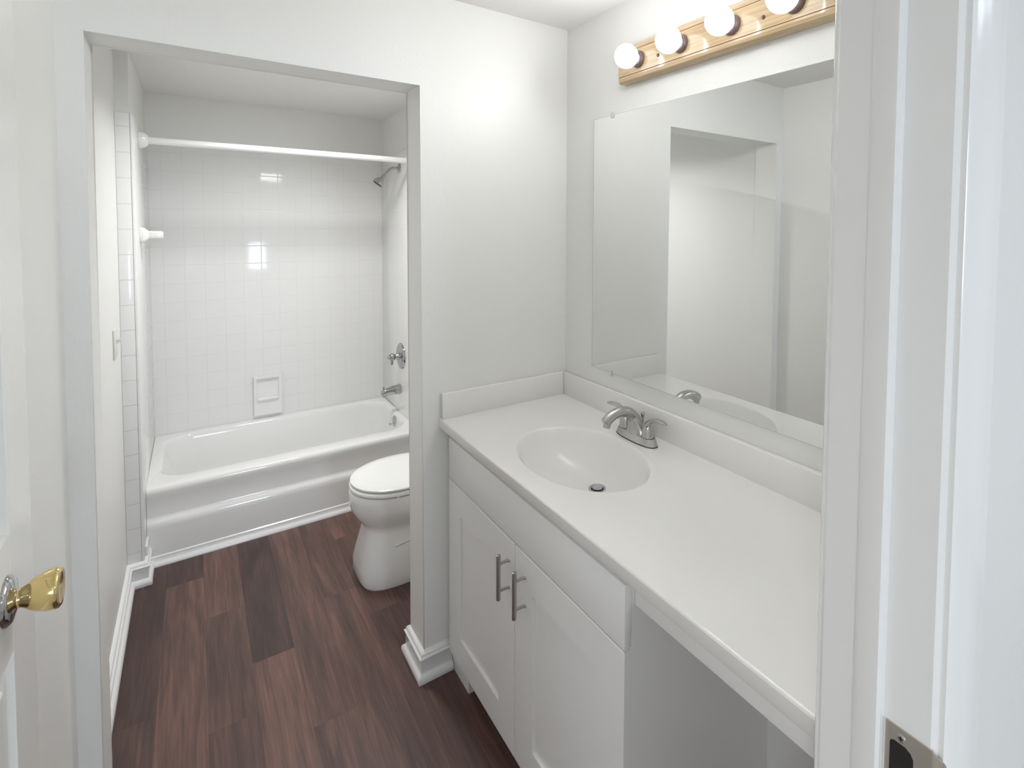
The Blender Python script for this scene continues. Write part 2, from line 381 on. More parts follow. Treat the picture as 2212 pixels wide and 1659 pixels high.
casing('trim_8', XL-0.004, YD0, -1, 0.060, -1)

# ------------------------------------------------------------------ open door with knob (left)
XF, YE, YH = -1.39, -0.60, -1.40
dr = thing('door_1', 'white panelled door standing open against the left wall', 'door', (XF, YH, 0.0)); structure(dr)
del dr['label'], dr['category']
bm = bmesh.new()
SW = 0.117
DB = XF-0.035
zs = [0.012, 0.22, 0.92, 1.05, 1.62, 1.72, 1.92, 2.03]
box(bm, DB, XF, YE-SW, YE, 0.012, 2.02, bev=0.0015); box(bm, DB, XF, YH, YH+SW, 0.012, 2.02, bev=0.0015)
ymid = (YE+YH)/2; box(bm, DB, XF, ymid-0.05, ymid+0.05, 0.012, 2.02)
for a, b in ((0.012, 0.22), (0.97, 1.13), (1.62, 1.72), (1.92, 2.02)):
    box(bm, DB, XF, YH+SW, ymid-0.05, a, b); box(bm, DB, XF, ymid+0.05, YE-SW, a, b)
finish('door_frame', bm, DOORP, dr)
bm = bmesh.new()
for a, b in ((0.22, 0.97), (1.13, 1.62), (1.72, 1.92)):
    for c, d in ((YH+SW, ymid-0.05), (ymid+0.05, YE-SW)):
        box(bm, DB+0.012, XF-0.010, c, d, a, b); box(bm, DB+0.006, XF-0.004, c+0.03, d-0.03, a+0.03, b-0.03, bev=0.004)
finish('door_panel', bm, DOORP, dr)
KY, KZ = -0.742, 1.052
k = finish('door_knob', bmesh.new(), BRASS, dr)
bm = bmesh.new()
lathe(bm, (XF+0.010, KY, KZ), (1, 0, 0), [(0, 0.0120), (0.003, 0.0122), (0.006, 0.0130), (0.012, 0.0180), (0.020, 0.0225), (0.030, 0.0258), (0.037, 0.0265), (0.041, 0.0258), (0.043, 0.0235), (0.042, 0.019), (0.040, 0.0001)], 40)
bm.to_mesh(k.data); bm.free(); k.data.polygons.foreach_set('use_smooth', [True]*len(k.data.polygons))
bm = bmesh.new(); lathe(bm, (XF, KY, KZ), (1, 0, 0), [(0, 0.032), (0.003, 0.0315), (0.007, 0.027), (0.009, 0.018), (0.011, 0.012), (0.014, 0.0115)], 40)
finish('knob_rosette', bm, CHROME, k, smooth=40)['label'] = 'chrome rosette'
bm = bmesh.new(); box(bm, DB+0.006, XF-0.006, YE, YE+0.0015, KZ-0.03, KZ+0.03); lathe(bm, ((DB+XF)/2, YE, KZ), (0, 1, 0), [(0, 0.009), (0.006, 0.0085), (0.011, 0.006)], 20)
finish('latch', bm, CHROME, dr, smooth=35)

# ------------------------------------------------------------------ strike plate on the right jamb
sp = thing('strike_plate', 'satin nickel strike plate with curved lip on the white doorway jamb', 'strike plate', (XJ, -1.513, 0.99))
zt, zb, ya, yb_ = 1.0515, 0.985, -1.492, -1.5345
bm = bmesh.new(); xo, xi = XJ-0.0018, XJ+0.0004
hy0, hy1, hz0, hz1 = -1.4965, -1.5185, 0.998, 1.036
for (a, b, c, d) in ((ya, yb_, hz1, zt), (ya, yb_, zb, hz0), (ya, hy0, hz0, hz1), (hy1, yb_, hz0, hz1)): box(bm, xo, xi, b, a, c, d)
for (q, w) in (((hy0, hz1), (-1, -1)), ((hy1, hz1), (1, -1)), ((hy1, hz0), (1, 1)), ((hy0, hz0), (-1, 1))):
    k_ = 0.0075 if q[0] == hy1 else 0.004
    prism(bm, [q, (q[0]+w[0]*k_, q[1]), (q[0]+w[0]*k_*.35, q[1]+w[1]*k_*.35), (q[0], q[1]+w[1]*k_)], xo, xi, 'x')
finish('plate', bm, SATIN, sp)
lip = [(xo, yb_), (xo+0.0006, yb_-0.003), (xo+0.003, yb_-0.0058), (xo+0.007, yb_-0.0078), (xo+0.012, yb_-0.0088), (xo+0.017, yb_-0.0090)]
bm = bmesh.new(); n_ = len(lip)
zz = lambda i: 0.020*(i/(n_-1))**1.5
rings = [[(x, y, zt-0.001-zz(i)), (x, y, zb+0.001+zz(i)), (x+0.0018, y+0.001, zb+0.001+zz(i)), (x+0.0018, y+0.001, zt-0.001-zz(i))] for i, (x, y) in enumerate(lip)]
loft(bm, rings); finish('lip', bm, SATIN, sp, smooth=60)
bm = bmesh.new(); box(bm, xo+0.0010, xi, hy1, hy0, hz0, hz1); finish('pocket_shade_panel', bm, DARK, sp)['label'] = 'dark panel painted as the shade of the latch pocket'  # flat dark panel on the jamb, shade of the hole put into its colour
bm = bmesh.new(); lathe(bm, (xo, -1.507, 1.0425), (-1, 0, 0), [(0, 0.0042), (0.0006, 0.004), (0.0010, 0.003), (0.0010, 0.0001)], 20)
scw = finish('screw', bm, SATIN, sp, smooth=35)
bm = bmesh.new(); box(bm, xo-0.0014, xo-0.0009, -1.5092, -1.5048, 1.0420, 1.0430); box(bm, xo-0.0014, xo-0.0009, -1.5075, -1.5065, 1.0403, 1.0447); finish('screw_slot', bm, DARK, scw)

# ------------------------------------------------------------------ bathtub
def rrect(x0, x1, y0, y1, r, z, n=12, zf=None):
    out = []
    for cx, cy, a0 in ((x1-r, y1-r, 0), (x0+r, y1-r, 90), (x0+r, y0+r, 180), (x1-r, y0+r, 270)):
        for i in range(n+1):
            a = math.radians(a0+90*i/n); out.append((cx+r*math.cos(a), cy+r*math.sin(a), z))
    return out
TX0, TX1, TY1 = -1.377, -0.1345, YB-0.0105
ZR = 0.348
tb = thing('bathtub', 'white alcove bathtub with stepped apron behind the toilet', 'bathtub', ((TX0+TX1)/2, (YT+TY1)/2, 0.0))
bm = bmesh.new(); e = 0.002
L = [rrect(TX0, TX1, y, TY1, e, z) for z, y in ((0.0, YT-0.010), (0.165, YT-0.011), (0.185, YT-0.009), (0.197, YT-0.002), (0.204, YT+0.006), (0.215, YT+0.009), (0.30, YT+0.004), (0.322, YT+0.001), (0.334, YT+0.002), (0.342, YT+0.006), (0.347, YT+0.013), (ZR, YT+0.024))]
ix0, ix1, iy0, iy1 = TX0+0.045, TX1-0.030, YT+0.105, TY1-0.045
for dz, s, r in ((0.0, -0.012, 0.13), (-0.003, -0.004, 0.13), (-0.010, 0.002, 0.13), (-0.03, 0.007, 0.125), (-0.10, 0.016, 0.12), (-0.19, 0.030, 0.115), (-0.245, 0.050, 0.11), (-0.268, 0.075, 0.10), (-0.276, 0.11, 0.09)):
    g = 1.9 if dz < -0.05 else 1.0
    L.append(rrect(ix0+s*g, ix1-s*0.8, iy0+s, iy1-s, r, ZR+dz))
loft(bm, L, cap0=False, cap1=True)
finish('tub_body', bm, ENAM, tb, smooth=40)
ox, oy, oz = TX1-0.030-0.010, 1.66, 0.300
bm = bmesh.new(); lathe(bm, (ox+0.003, oy, oz), (-1, 0, 0.08), [(0, 0.034), (0.004, 0.034), (0.008, 0.030), (0.010, 0.02), (0.0105, 0.0001)], 28)
ov = finish('overflow_plate', bm, CHROME, tb, smooth=35); ov['label'] = 'chrome overflow plate'
bm = bmesh.new(); tube(bm, [(ox-0.004, oy, oz-0.005), (ox-0.016, oy, oz-0.012), (ox-0.03, oy, oz-0.017)], [0.004, 0.004, 0.006], 12); finish('trip_lever', bm, CHROME, ov, smooth=40)
bm = bmesh.new(); lathe(bm, (-0.36, 1.67, 0.0715), (0, 0, 1), [(0, 0.03), (0.003, 0.03), (0.004, 0.022), (0.002, 0.02), (0.002, 0.0001)], 24); finish('tub_drain', bm, CHROME, tb, smooth=35)

# tub spout
XT = -0.134
t = thing('tub_spout', 'chrome tub spout with diverter knob below the shower valve', 'tub spout', (XT, 1.66, 0.48))
bm = bmesh.new()
def rsec(x, zc, hy, hz, n=20, p=3.0):
    out = []
    for k_ in range(n):
        a = 2*math.pi*k_/n; c, s = math.cos(a), math.sin(a)
        out.append((x, 1.66+hy*math.copysign(abs(c)**(2/p), c), zc+hz*math.copysign(abs(s)**(2/p), s)))
    return out
loft(bm, [rsec(XT, 0.503, .026, .030), rsec(XT-0.004, 0.503, .027, .0305), rsec(XT-0.05, 0.500, .023, .026), rsec(XT-0.09, 0.497, .020, .0215), rsec(XT-0.108, 0.493, .019, .021), rsec(XT-0.117, 0.488, .017, .018), rsec(XT-0.120, 0.486, .010, .010)])
lathe(bm, (XT-0.100, 1.66, 0.483), (0, 0, -1), [(0, .016), (.015, .0155), (.018, .014), (.018, .0001)], 20)
sb = finish('spout_body', bm, CHROME, t, smooth=40)
bm = bmesh.new(); lathe(bm, (XT-0.105, 1.66, 0.508), (0, 0, 1), [(0, .004), (.012, .004), (.013, .0065), (.022, .007), (.023, .0001)], 16); finish('diverter_knob', bm, CHROME, t, smooth=35)

# shower valve
t = thing('shower_valve', 'round chrome shower valve plate with lever knob on the white tile', 'shower valve', (XT, 1.635, 0.72))
bm = bmesh.new(); lathe(bm, (XT, 1.635, 0.718), (-1, 0, 0), [(0, .082), (.004, .082), (.010, .078), (.014, .066), (.016, .04), (.017, .024), (.020, .0001)], 48); finish('escutcheon', bm, CHROME, t, smooth=35)
bm = bmesh.new(); lathe(bm, (XT-0.016, 1.635, 0.718), (-1, 0, 0), [(0, .022), (.010, .021), (.018, .016), (.024, .015), (.030, .020), (.040, .024), (.048, .023), (.060, .017), (.072, .009), (.078, .0001)], 32)
h = finish('handle', bm, CHROME, t, smooth=40)
bm = bmesh.new(); tube(bm, [(XT-0.058, 1.635, 0.712), (XT-0.060, 1.635, 0.690), (XT-0.060, 1.635, 0.670)], [.009, .009, .007], 14); finish('lever', bm, CHROME, h, smooth=40)

# shower head
t = thing('shower_spray', 'chrome shower head on a bent arm below the curtain rod', 'shower head', (XT, 1.65, 1.897))
bm = bmesh.new(); lathe(bm, (XT, 1.65, 1.897), (-1, 0, 0), [(0, .031), (.003, .031), (.008, .026), (.011, .014), (.012, .011)], 28); finish('flange', bm, CHROME, t, smooth=35)
bm = bmesh.new(); path = bez((XT-.005, 1.65, 1.897), (XT-.055, 1.65, 1.900), (XT-.065, 1.65, 1.882), (XT-.094, 1.65, 1.842)); tube(bm, path, .0095, 14); finish('arm', bm, CHROME, t, smooth=50)
hd = (Vector((-0.62, 0, -0.78))).normalized(); hb = Vector((XT-.092, 1.65, 1.845))
bm = bmesh.new(); lathe(bm, hb, hd, [(-.004, .011), (0, .0135), (.016, .0135), (.018, .011), (.022, .012), (.030, .021), (.045, .030), (.060, .034), (.066, .034), (.067, .031), (.064, .029)], 32); hh = finish('spray_head', bm, CHROME, t, smooth=40)
bm = bmesh.new(); lathe(bm, hb+hd*0.0635, hd, [(0, .0295), (.0025, .0295), (.003, .026), (.003, .0001)], 28); finish('spray_face', bm, BLACKR, hh, smooth=35)['label'] = 'dark spray face'

# curtain rod
t = thing('shower_curtain_rod', 'white shower curtain rod spanning the tub alcove', 'curtain rod', (-0.75, 1.42, 1.921))
bm = bmesh.new(); tube(bm, [(-1.366, 1.42, 1.921), (-0.145, 1.42, 1.921)], .0165, 24); finish('rod', bm, SEATP, t, smooth=50)
def flange(x, s):
    bm = bmesh.new(); lathe(bm, (x, 1.42, 1.921), (s, 0, 0), [(0, .040), (.006, .040), (.012, .037), (.024, .033), (.032, .026), (.036, .020), (.036, .0166)], 28); return finish('flange', bm, SEATP, t, smooth=50)
flange(-1.377, 1); flange(-0.1342, -1)

# towel bar bracket on the left tile
t = thing('towel_bar_bracket', 'white ceramic towel bar bracket without its bar on left tub wall', 'towel bar bracket', (-1.377, 1.40, 1.47))
def sq(x, hy, hz, zc, p=4.5, n=28):
    out = []
    for k_ in range(n):
        a = 2*math.pi*k_/n; c, s = math.cos(a), math.sin(a)
        out.append((x, 1.40+hy*math.copysign(abs(c)**(2/p), c), zc+hz*math.copysign(abs(s)**(2/p), s)))
    return out
bm = bmesh.new(); loft(bm, [sq(-1.377, .036, .036, 1.490), sq(-1.370, .036, .036, 1.490), sq(-1.362, .033, .033, 1.490), sq(-1.354, .024, .025, 1.490), sq(-1.348, .019, .020, 1.490)]); finish('base', bm, PORC, t, smooth=40)
bm = bmesh.new(); loft(bm, [sq(-1.350, .018, .019, 1.490), sq(-1.330, .017, .018, 1.490), sq(-1.305, .018, .018, 1.490), sq(-1.298, .017, .017, 1.490), sq(-1.295, .013, .013, 1.490)])
ar = finish('arm', bm, PORC, t, smooth=40)
bm = bmesh.new(); lathe(bm, (-1.313, 1.417, 1.490), (0, 1, 0), [(0, .011), (.0015, .011), (.002, .009), (.001, .008), (.001, .0001)], 20); finish('bar_socket', bm, CHROME, ar, smooth=35)
bm = bmesh.new(); box(bm, -1.2955, -1.2925, 1.386, 1.412, 1.492, 1.506); finish('chrome_tip', bm, CHROME, ar)

# soap dish on the back tile
t = thing('soap_dish', 'white ceramic soap dish set into the back tile wall above the tub', 'soap dish', (-0.83, YB-0.010, 0.37))
yt0, yf = YB-0.0100, YB-0.032
bm = bmesh.new()
prism(bm, [(-0.905, 0.372), (-0.752, 0.372), (-0.752, 0.612), (-0.905, 0.612)], yt0, yt0-0.006, 'y')
oc = [(-0.905, 0.372), (-0.752, 0.372), (-0.752, 0.612), (-0.905, 0.612)]
ic = [(-0.889, 0.472), (-0.768, 0.472), (-0.768, 0.596), (-0.889, 0.596)]
sh = lambda q, e: [(-0.8285+(x+0.8285)*(1-e/0.0765), z) for x, z in q]
loft(bm, [[(x, yt0-0.004, z) for x, z in oc], [(x, yf+0.004, z) for x, z in oc], [(x, yf, z) for x, z in sh(oc, 0.004)], [(x, yf, z) for x, z in ic], [(x, yf+0.004, z) for x, z in sh(ic, 0.004)], [(x, yt0-0.005, z) for x, z in sh(ic, 0.006)]])
finish('dish_body', bm, PORC, t, smooth=40)
bm = bmesh.new(); box(bm, -0.887, -0.770, yf-0.014, yt0-0.006, 0.464, 0.478, bev=0.005); finish('dish_ledge', bm, PORC, t, smooth=40)

# light switch on the tub-room left wall
t = thing('light_switch', 'single toggle light switch plate on the left wall of the tub room', 'light switch', (XL, 0.945, 1.03))
bm = bmesh.new(); box(bm, XL, XL+0.006, 0.905, 0.985, 1.028, 1.142, bev=0.002); finish('plate', bm, SWITCHP, t, smooth=40)
bm = bmesh.new(); loft(bm, [[(XL+0.005, 0.940, 1.083), (XL+0.005, 0.950, 1.083), (XL+0.005, 0.950, 1.100), (XL+0.005, 0.940, 1.100)], [(XL+0.022, 0.9415, 1.094), (XL+0.022, 0.9485, 1.094), (XL+0.020, 0.9485, 1.101), (XL+0.020, 0.9415, 1.101)]]); finish('toggle', bm, SWITCHP, t)
for z in (1.062, 1.108):
    bm = bmesh.new(); lathe(bm, (XL+0.006, 0.945, z), (1, 0, 0), [(0, .003), (.0008, .0028), (.001, .0001)], 12); finish('screw', bm, SWITCHP, t)

# ------------------------------------------------------------------ toilet
YC = 0.685
def egg(z, xf, xb, w, p=2.0, n=48, yc=YC, pb=3.0):
    xm = xf + (xb-xf)*0.55; out = []
    for k_ in range(n):
        a = 2*math.pi*k_/n; c, s = math.cos(a), math.sin(a)
        if c >= 0: x = xm - (xm-xf)*abs(c)**(2/p); y = w*math.copysign(abs(s)**(2/p), s)
        else: x = xm + (xb-xm)*abs(c)**(2/pb); y = w*math.copysign(abs(s)**(2/pb), s)
        out.append((x, yc+y, z))
    return out
t = thing('toilet', 'white two-piece toilet with closed lid between partition and bathtub', 'toilet', (-0.42, YC, 0.0))
bm = bmesh.new()
loft(bm, [egg(0.0, -.628, -.20, .165, 4.0), egg(.012, -.634, -.20, .168, 4.0), egg(.06, -.632, -.20, .163, 3.8), egg(.12, -.620, -.20, .152, 3.5), egg(.18, -.606, -.20, .140, 3.2), egg(.215, -.600, -.20, .134, 2.9), egg(.232, -.602, -.20, .134, 2.6), egg(.25, -.615, -.20, .144, 2.4), egg(.275, -.634, -.20, .160, 2.25), egg(.305, -.650, -.20, .175, 2.15), egg(.325, -.656, -.20, .181, 2.1), egg(.35, -.657, -.20, .183, 2.1), egg(.380, -.657, -.20, .183, 2.1), egg(.387, -.655, -.20, .181, 2.1), egg(.389, -.648, -.20, .174, 2.1)])
bowl = finish('bowl', bm, PORC, t, smooth=50)
bm = bmesh.new(); loft(bm, [egg(.3945, -.645, -.285, .173, 2.05), egg(.3965, -.6545, -.283, .1815, 2.05), egg(.407, -.655, -.283, .182, 2.05), egg(.4105, -.652, -.285, .179, 2.05), egg(.4110, -.640, -.285, .168, 2.05)]); seat = finish('seat', bm, SEATP, t, smooth=50)
for yy in (-.10, .10):
    bm = bmesh.new(); lathe(bm, (-.50, YC+yy*1.64, .391), (0, 0, 1), [(-.004, .007), (.004, .007)], 12); finish('bumper', bm, SEATP, seat)
bm = bmesh.new(); loft(bm, [egg(.4152, -.636, -.28, .165, 2.05), egg(.4162, -.647, -.28, .175, 2.05), egg(.4190, -.651, -.28, .179, 2.05), egg(.425, -.651, -.28, .179, 2.05), egg(.430, -.642, -.285, .171, 2.05), egg(.432, -.60, -.30, .135, 2.05), egg(.433, -.52, -.36, .07, 2.05)]); finish('lid', bm, SEATP, t, smooth=50)
for q in (-.09, .05):
    bm = bmesh.new(); box(bm, -.285, -.262, YC+q, YC+q+.04, .393, .432, bev=.004); finish('hinge', bm, SEATP, t, smooth=40)
bm = bmesh.new(); loft(bm, [rrect(-.285, -.130, YC-.185, YC+.185, .03, .385), rrect(-.288, -.128, YC-.20, YC+.20, .03, .42), rrect(-.290, -.128, YC-.215, YC+.215, .03, .70)]); finish('tank', bm, PORC, t, smooth=40)
bm = bmesh.new(); loft(bm, [rrect(-.297, -.126, YC-.222, YC+.222, .03, .700), rrect(-.299, -.126, YC-.225, YC+.225, .03, .704), rrect(-.299, -.126, YC-.225, YC+.225, .03, .722), rrect(-.292, -.130, YC-.218, YC+.218, .03, .730)]); finish('tank_lid', bm, PORC, t, smooth=40)
bm = bmesh.new(); lathe(bm, (-.290, YC+.15, .66), (-1, 0, 0), [(0, .012), (.006, .012), (.008, .0001)], 16); tube(bm, [(-.302, YC+.15, .66), (-.304, YC+.11, .657), (-.304, YC+.07, .655)], .005, 10); finish('flush_lever', bm, CHROME, t, smooth=40)
# trapway crease moulded in the side of the pedestal
bm = bmesh.new(); tube(bm, [(-.505, YC-.1405, .165), (-.47, YC-.1420, .171), (-.40, YC-.1425, .178), (-.33, YC-.1425, .178)], [(.002, .003), (.004, .006), (.004, .007), (.003, .005)], 10); finish('trapway_ridge', bm, PORC, bowl, smooth=60)

# ------------------------------------------------------------------ vanity cabinet
XD, YC0, YC1 = -0.495, -0.030, -0.943
vc = thing('vanity_cabinet', 'white shaker vanity cabinet with two doors below the sink', 'cabinet', (-0.25, -0.49, 0.0))
XFr = -0.475
bm = bmesh.new()
box(bm, XFr, -0.001, YC1, YC1+0.016, 0.0, 0.852)                       # right side panel
box(bm, XFr, -0.001, -0.018, -0.002, 0.0, 0.852)                       # left side panel
box(bm, XFr, XFr+0.018, -0.145, -0.018, 0.0, 0.852)                    # left stile down to the floor
box(bm, XFr, XFr+0.018, YC1+0.016, YC1+0.055, 0.083, 0.852)
box(bm, XFr, XFr+0.018, YC1+0.055, -0.145, 0.80, 0.852); box(bm, XFr, XFr+0.018, YC1+0.055, -0.145, 0.66, 0.70); box(bm, XFr, XFr+0.018, YC1+0.055, -0.145, 0.083, 0.11)
box(bm, XFr+0.018, -0.001, YC1+0.016, -0.018, 0.09, 0.106); box(bm, -0.014, -0.002, YC1+0.016, -0.018, 0.106, 0.84)
finish('carcass', bm, CABP, vc)
boxo('toe_kick', CABP, vc, -0.415, -0.400, YC1+0.016, -0.018, 0.0, 0.09)
boxo('drawer_front', CABP, vc, XD, XFr-0.0005, YC1, YC0, 0.692, 0.828, bev=0.0015)
def shaker(y0, y1, z0, z1, ph):
    w = 0.093; bm = bmesh.new()
    # frame with a chamfered inner edge, panel set back 8 mm
    xo, xb, xp = XD, XFr-0.0005, XD+0.008
    b = 0.0012
    outer = [(y0, z0), (y1, z0), (y1, z1), (y0, z1)]; inner = [(y0+w, z0+w), (y1-w, z0+w), (y1-w, z1-w), (y0+w, z1-w)]
    rings = [[(xb, a, c) for a, c in outer], [(xo+b, a, c) for a, c in outer], [(xo, y0+b, z0+b), (xo, y1-b, z0+b), (xo, y1-b, z1-b), (xo, y0+b, z1-b)],
             [(xo, a, c) for a, c in inner], [(xp, y0+w+b, z0+w+b), (xp, y1-w-b, z0+w+b), (xp, y1-w-b, z1-w-b), (xp, y0+w+b, z1-w-b)]]
    loft(bm, rings); d_ = finish('cabinet_door', bm, CABP, vc)
    bm = bmesh.new(); zc = 0.588
    tube(bm, [(-0.527, ph, zc-0.0630), (-0.527, ph, zc-0.0625), (-0.527, ph, zc+0.0625), (-0.527, ph, zc+0.0630)], [.0052, .006, .006, .0052], 18)
    hnd = finish('pull_handle', bm, PULLM, d_, smooth=40); hnd['label'] = 'brushed steel bar pull'
    for dz in (-0.038, 0.038):
        bm.free() if False else None
        b2 = bmesh.new(); tube(b2, [(-0.525, ph, zc+dz), (-0.500, ph, zc+dz), (-0.496, ph, zc+dz), (XD, ph, zc+dz)], [.0042, .0042, .0055, .006], 14)
        # posts join the bar: same part
        me = hnd.data; b3 = bmesh.new(); b3.from_mesh(me); tmp = bpy.data.meshes.new('tmp'); b2.to_mesh(tmp); b2.free(); b3.from_mesh(tmp); b3.to_mesh(me); b3.free(); bpy.data.meshes.remove(tmp)
    me.polygons.foreach_set('use_smooth', [True]*len(me.polygons)); me.set_sharp_from_angle(angle=math.radians(40))
    return d_
shaker(-0.4885, YC0, 0.083, 0.687, -0.456)
shaker(YC1, -0.4915, 0.083, 0.687, -0.545)

# apron rail under the knee space
t = tag(boxo('apron_rail', CABP, None, -0.470, -0.452, YD1+0.002, YC1-0.002, 0.780, 0.8545, bev=0.0015), 'white apron rail under the countertop over the open knee space', 'apron rail')
bm = bmesh.new(); lathe(bm, (-0.470, -0.958, 0.833), (-1, 0, 0), [(0, .002), (.0006, .002), (.0006, .0001)], 10); finish('screw_hole', bm, DARK, t)

# ------------------------------------------------------------------ countertop with integral sink
ZC, XC = 0.890, -0.518
vt = thing('vanity_countertop', 'white cultured marble vanity countertop with integral oval sink', 'countertop', (-0.26, -0.70, 0.855))
SCX, SCY, SA, SB = -0.290, -0.510, 0.237, 0.168    # oval centre, half length in y, half width in x
DX, DY = -0.226, -0.505
bm = bmesh.new(); N = 96
def oval(k_, s=1.0, dx=0, dy=0): a = 2*math.pi*k_/N; return (SCX+dx+SB*s*math.cos(a), SCY+dy+SA*s*math.sin(a))
# slab: rounded front nose; deck ring from outline to oval
y_l, y_r = -0.0005, YD1+0.0015
def deck(k_):
    a = 2*math.pi*k_/N; c, s = math.cos(a), math.sin(a)
    # project the ray from the bowl centre to the deck rectangle
    best = 1e9
    for lim, q, o in ((-0.0005, c, SCX), (XC+0.005, c, SCX), (y_l, s, SCY), (y_r, s, SCY)):
        if abs(q) > 1e-9:
            tt = (lim-o)/q
            if tt > 0: best = min(best, tt)
    return (SCX+c*best, SCY+s*best)
ring0 = [bm.verts.new((*deck(k_), ZC)) for k_ in range(N)]
prof = [(1.012, ZC, 0), (1.0, ZC-0.0002, 0), (0.985, ZC-0.002, 0), (0.965, ZC-0.007, 0), (0.93, ZC-0.020, .03), (0.86, ZC-0.046, .10), (0.76, ZC-0.073, .22), (0.62, ZC-0.096, .40), (0.46, ZC-0.109, .62), (0.30, ZC-0.116, .82), (0.17, ZC-0.119, .96), (0.125, ZC-0.120, 1.0)]
prev = ring0
for s, z, m_ in prof:
    cur = []
    for k_ in range(N):
        a = 2*math.pi*k_/N
        x, y = oval(k_, s, (DX-SCX)*m_, (DY-SCY)*m_)
        if s < .25:
            mixr = 1 if s < .13 else .5; rr = .0235 if s < .13 else .032
            x = x*(1-mixr)+(DX+rr*math.cos(a))*mixr; y = y*(1-mixr)+(DY+rr*math.sin(a))*mixr
        cur.append(bm.verts.new((x, y, z)))
    for k_ in range(N):
        j = (k_+1) % N; bm.faces.new((prev[k_], prev[j], cur[j], cur[k_]))
    prev = cur
drain_ring = prev
z_ = [bm.verts.new((v.co.x, v.co.y, ZC-0.150)) for v in prev]
for k_ in range(N): j = (k_+1) % N; bm.faces.new((prev[k_], prev[j], z_[j], z_[k_]))
# corner fill of the deck rectangle
cn = [(-0.0005, y_l), (XC+0.005, y_l), (XC+0.005, y_r), (-0.0005, y_r)]
for cx, cy in cn:
    best = None
    for k_ in range(N):
        j = (k_+1) % N; p, q = ring0[k_].co, ring0[j].co
        if (abs(p.x-cx) < 1e-4) != (abs(q.x-cx) < 1e-4) and (abs(p.y-cy) < 1e-4) != (abs(q.y-cy) < 1e-4): best = (k_, j)
    if best: bm.faces.new((ring0[best[0]], bm.verts.new((cx, cy, ZC)), ring0[best[1]]))
# front nose and underside
ns = [(XC+0.005, ZC), (XC+0.002, ZC-0.0008), (XC, ZC-0.004), (XC, 0.862), (XC+0.002, 0.8575), (XC+0.005, 0.8565), (-0.44, 0.8565)]
va = [bm.verts.new((x, y_l, z)) for x, z in ns]; vb = [bm.verts.new((x, y_r, z)) for x, z in ns]
for i in range(len(ns)-1): bm.faces.new((va[i], va[i+1], vb[i+1], vb[i]))
va2 = bm.verts.new((-0.44, y_l, ZC)); bm.faces.new(va+[va2]); vb2 = bm.verts.new((-0.44, y_r, ZC)); bm.faces.new(vb+[vb2])
# knee-space underside beyond the bowl
box(bm, -0.44, -0.001, y_r, -0.945, 0.8565, 0.8800)
bmesh.ops.remove_doubles(bm, verts=bm.verts[:], dist=0.0002)
finish('counter_slab', bm, MARB, vt, smooth=32)
boxo('backsplash', MARB, vt, -0.0205, -0.0008, y_r, -0.0008, ZC-0.001, 0.9775, bev=0.003)
boxo('side_splash', MARB, vt, -0.512, -0.0208, -0.0208, -0.0008, ZC-0.001, 0.9775, bev=0.003)
bm = bmesh.new(); lathe(bm, (DX, DY, ZC-0.1200), (0, 0, 1), [(-.03, .019), (.0, .019), (.0008, .0235), (.0018, .0255), (.0024, .0235), (.0016, .021), (0, .0195), (-.02, .0192)], 40)
dn = finish('drain_flange', bm, CHROME, vt, smooth=40); dn['label'] = 'chrome drain ring'
bm = bmesh.new(); lathe(bm, (DX, DY, ZC-0.1215), (0, 0, 1), [(-.012, .010), (.000, .010), (.002, .015), (.004, .0158), (.0062, .0150), (.0068, .008), (.0068, .0001)], 32); finish('stopper', bm, CHROME, dn, smooth=40)
bm = bmesh.new(); lathe(bm, (DX, DY, ZC-0.147), (0, 0, 1), [(0, .0189), (.001, .0189), (.001, .0001)], 24); finish('drain_well', bm, DARK, dn)

# ------------------------------------------------------------------ faucet
FX, FY = -0.082, -0.515
ft = thing('sink_faucet', 'brushed nickel two-handle faucet behind the oval sink', 'faucet', (FX, FY, ZC))
def stad(z, hx, hy, n=48, p=2.6):
    out = []
    for k_ in range(n):
        a = 2*math.pi*k_/n; c, s = math.cos(a), math.sin(a)
        out.append((FX+hx*math.copysign(abs(c)**(2/p), c), FY+hy*math.copysign(abs(s)**(2/p), s), z))
    return out
bm = bmesh.new()
loft(bm, [stad(ZC+.0003, .027, .0855), stad(ZC+.0035, .0275, .086), stad(ZC+.0045, .0265, .085), stad(ZC+.020, .0235, .079), stad(ZC+.0235, .0215, .076)])
# centre web that rises into the spout
ell = lambda z, rx, ry, dx: [(FX+dx+rx*math.cos(a), FY+ry*math.sin(a), ZC+z) for a in [2*math.pi*i/32 for i in range(32)]]
loft(bm, [ell(.019, .0235, .050, 0), ell(.030, .0215, .040, -.001), ell(.045, .0195, .031, -.004), ell(.060, .0175, .0235, -.009), ell(.075, .0145, .017, -.016), ell(.082, .010, .010, -.020)])
bs = finish('base', bm, NICKEL, ft, smooth=40)
bm = bmesh.new(); loft(bm, [stad(ZC, .0283, .0868), stad(ZC+.0014, .0283, .0868)]); finish('gasket', bm, BLACKR, bs)
bm = bmesh.new()
path = bez((FX+.006, FY, ZC+.030), (FX-.004, FY, ZC+.088), (FX-.068, FY, ZC+.125), (FX-.125, FY, ZC+.075), 22)
tube(bm, path, [(.0195-.0060*(i/22)+(.0035 if i > 17 else 0)*((i-17)/5), .0180-.0055*(i/22)) for i in range(23)], 22, up=(0, 1, 0.0))
spt = finish('spout', bm, NICKEL, ft, smooth=50)
bm = bmesh.new(); dd = Vector((-.30, 0, -1)).normalized(); lathe(bm, Vector((FX-.116, FY, ZC+.0745)), dd, [(0, .0105), (.014, .0102), (.015, .0085), (.013, .0001)], 24); finish('aerator', bm, NICKEL, spt, smooth=40)
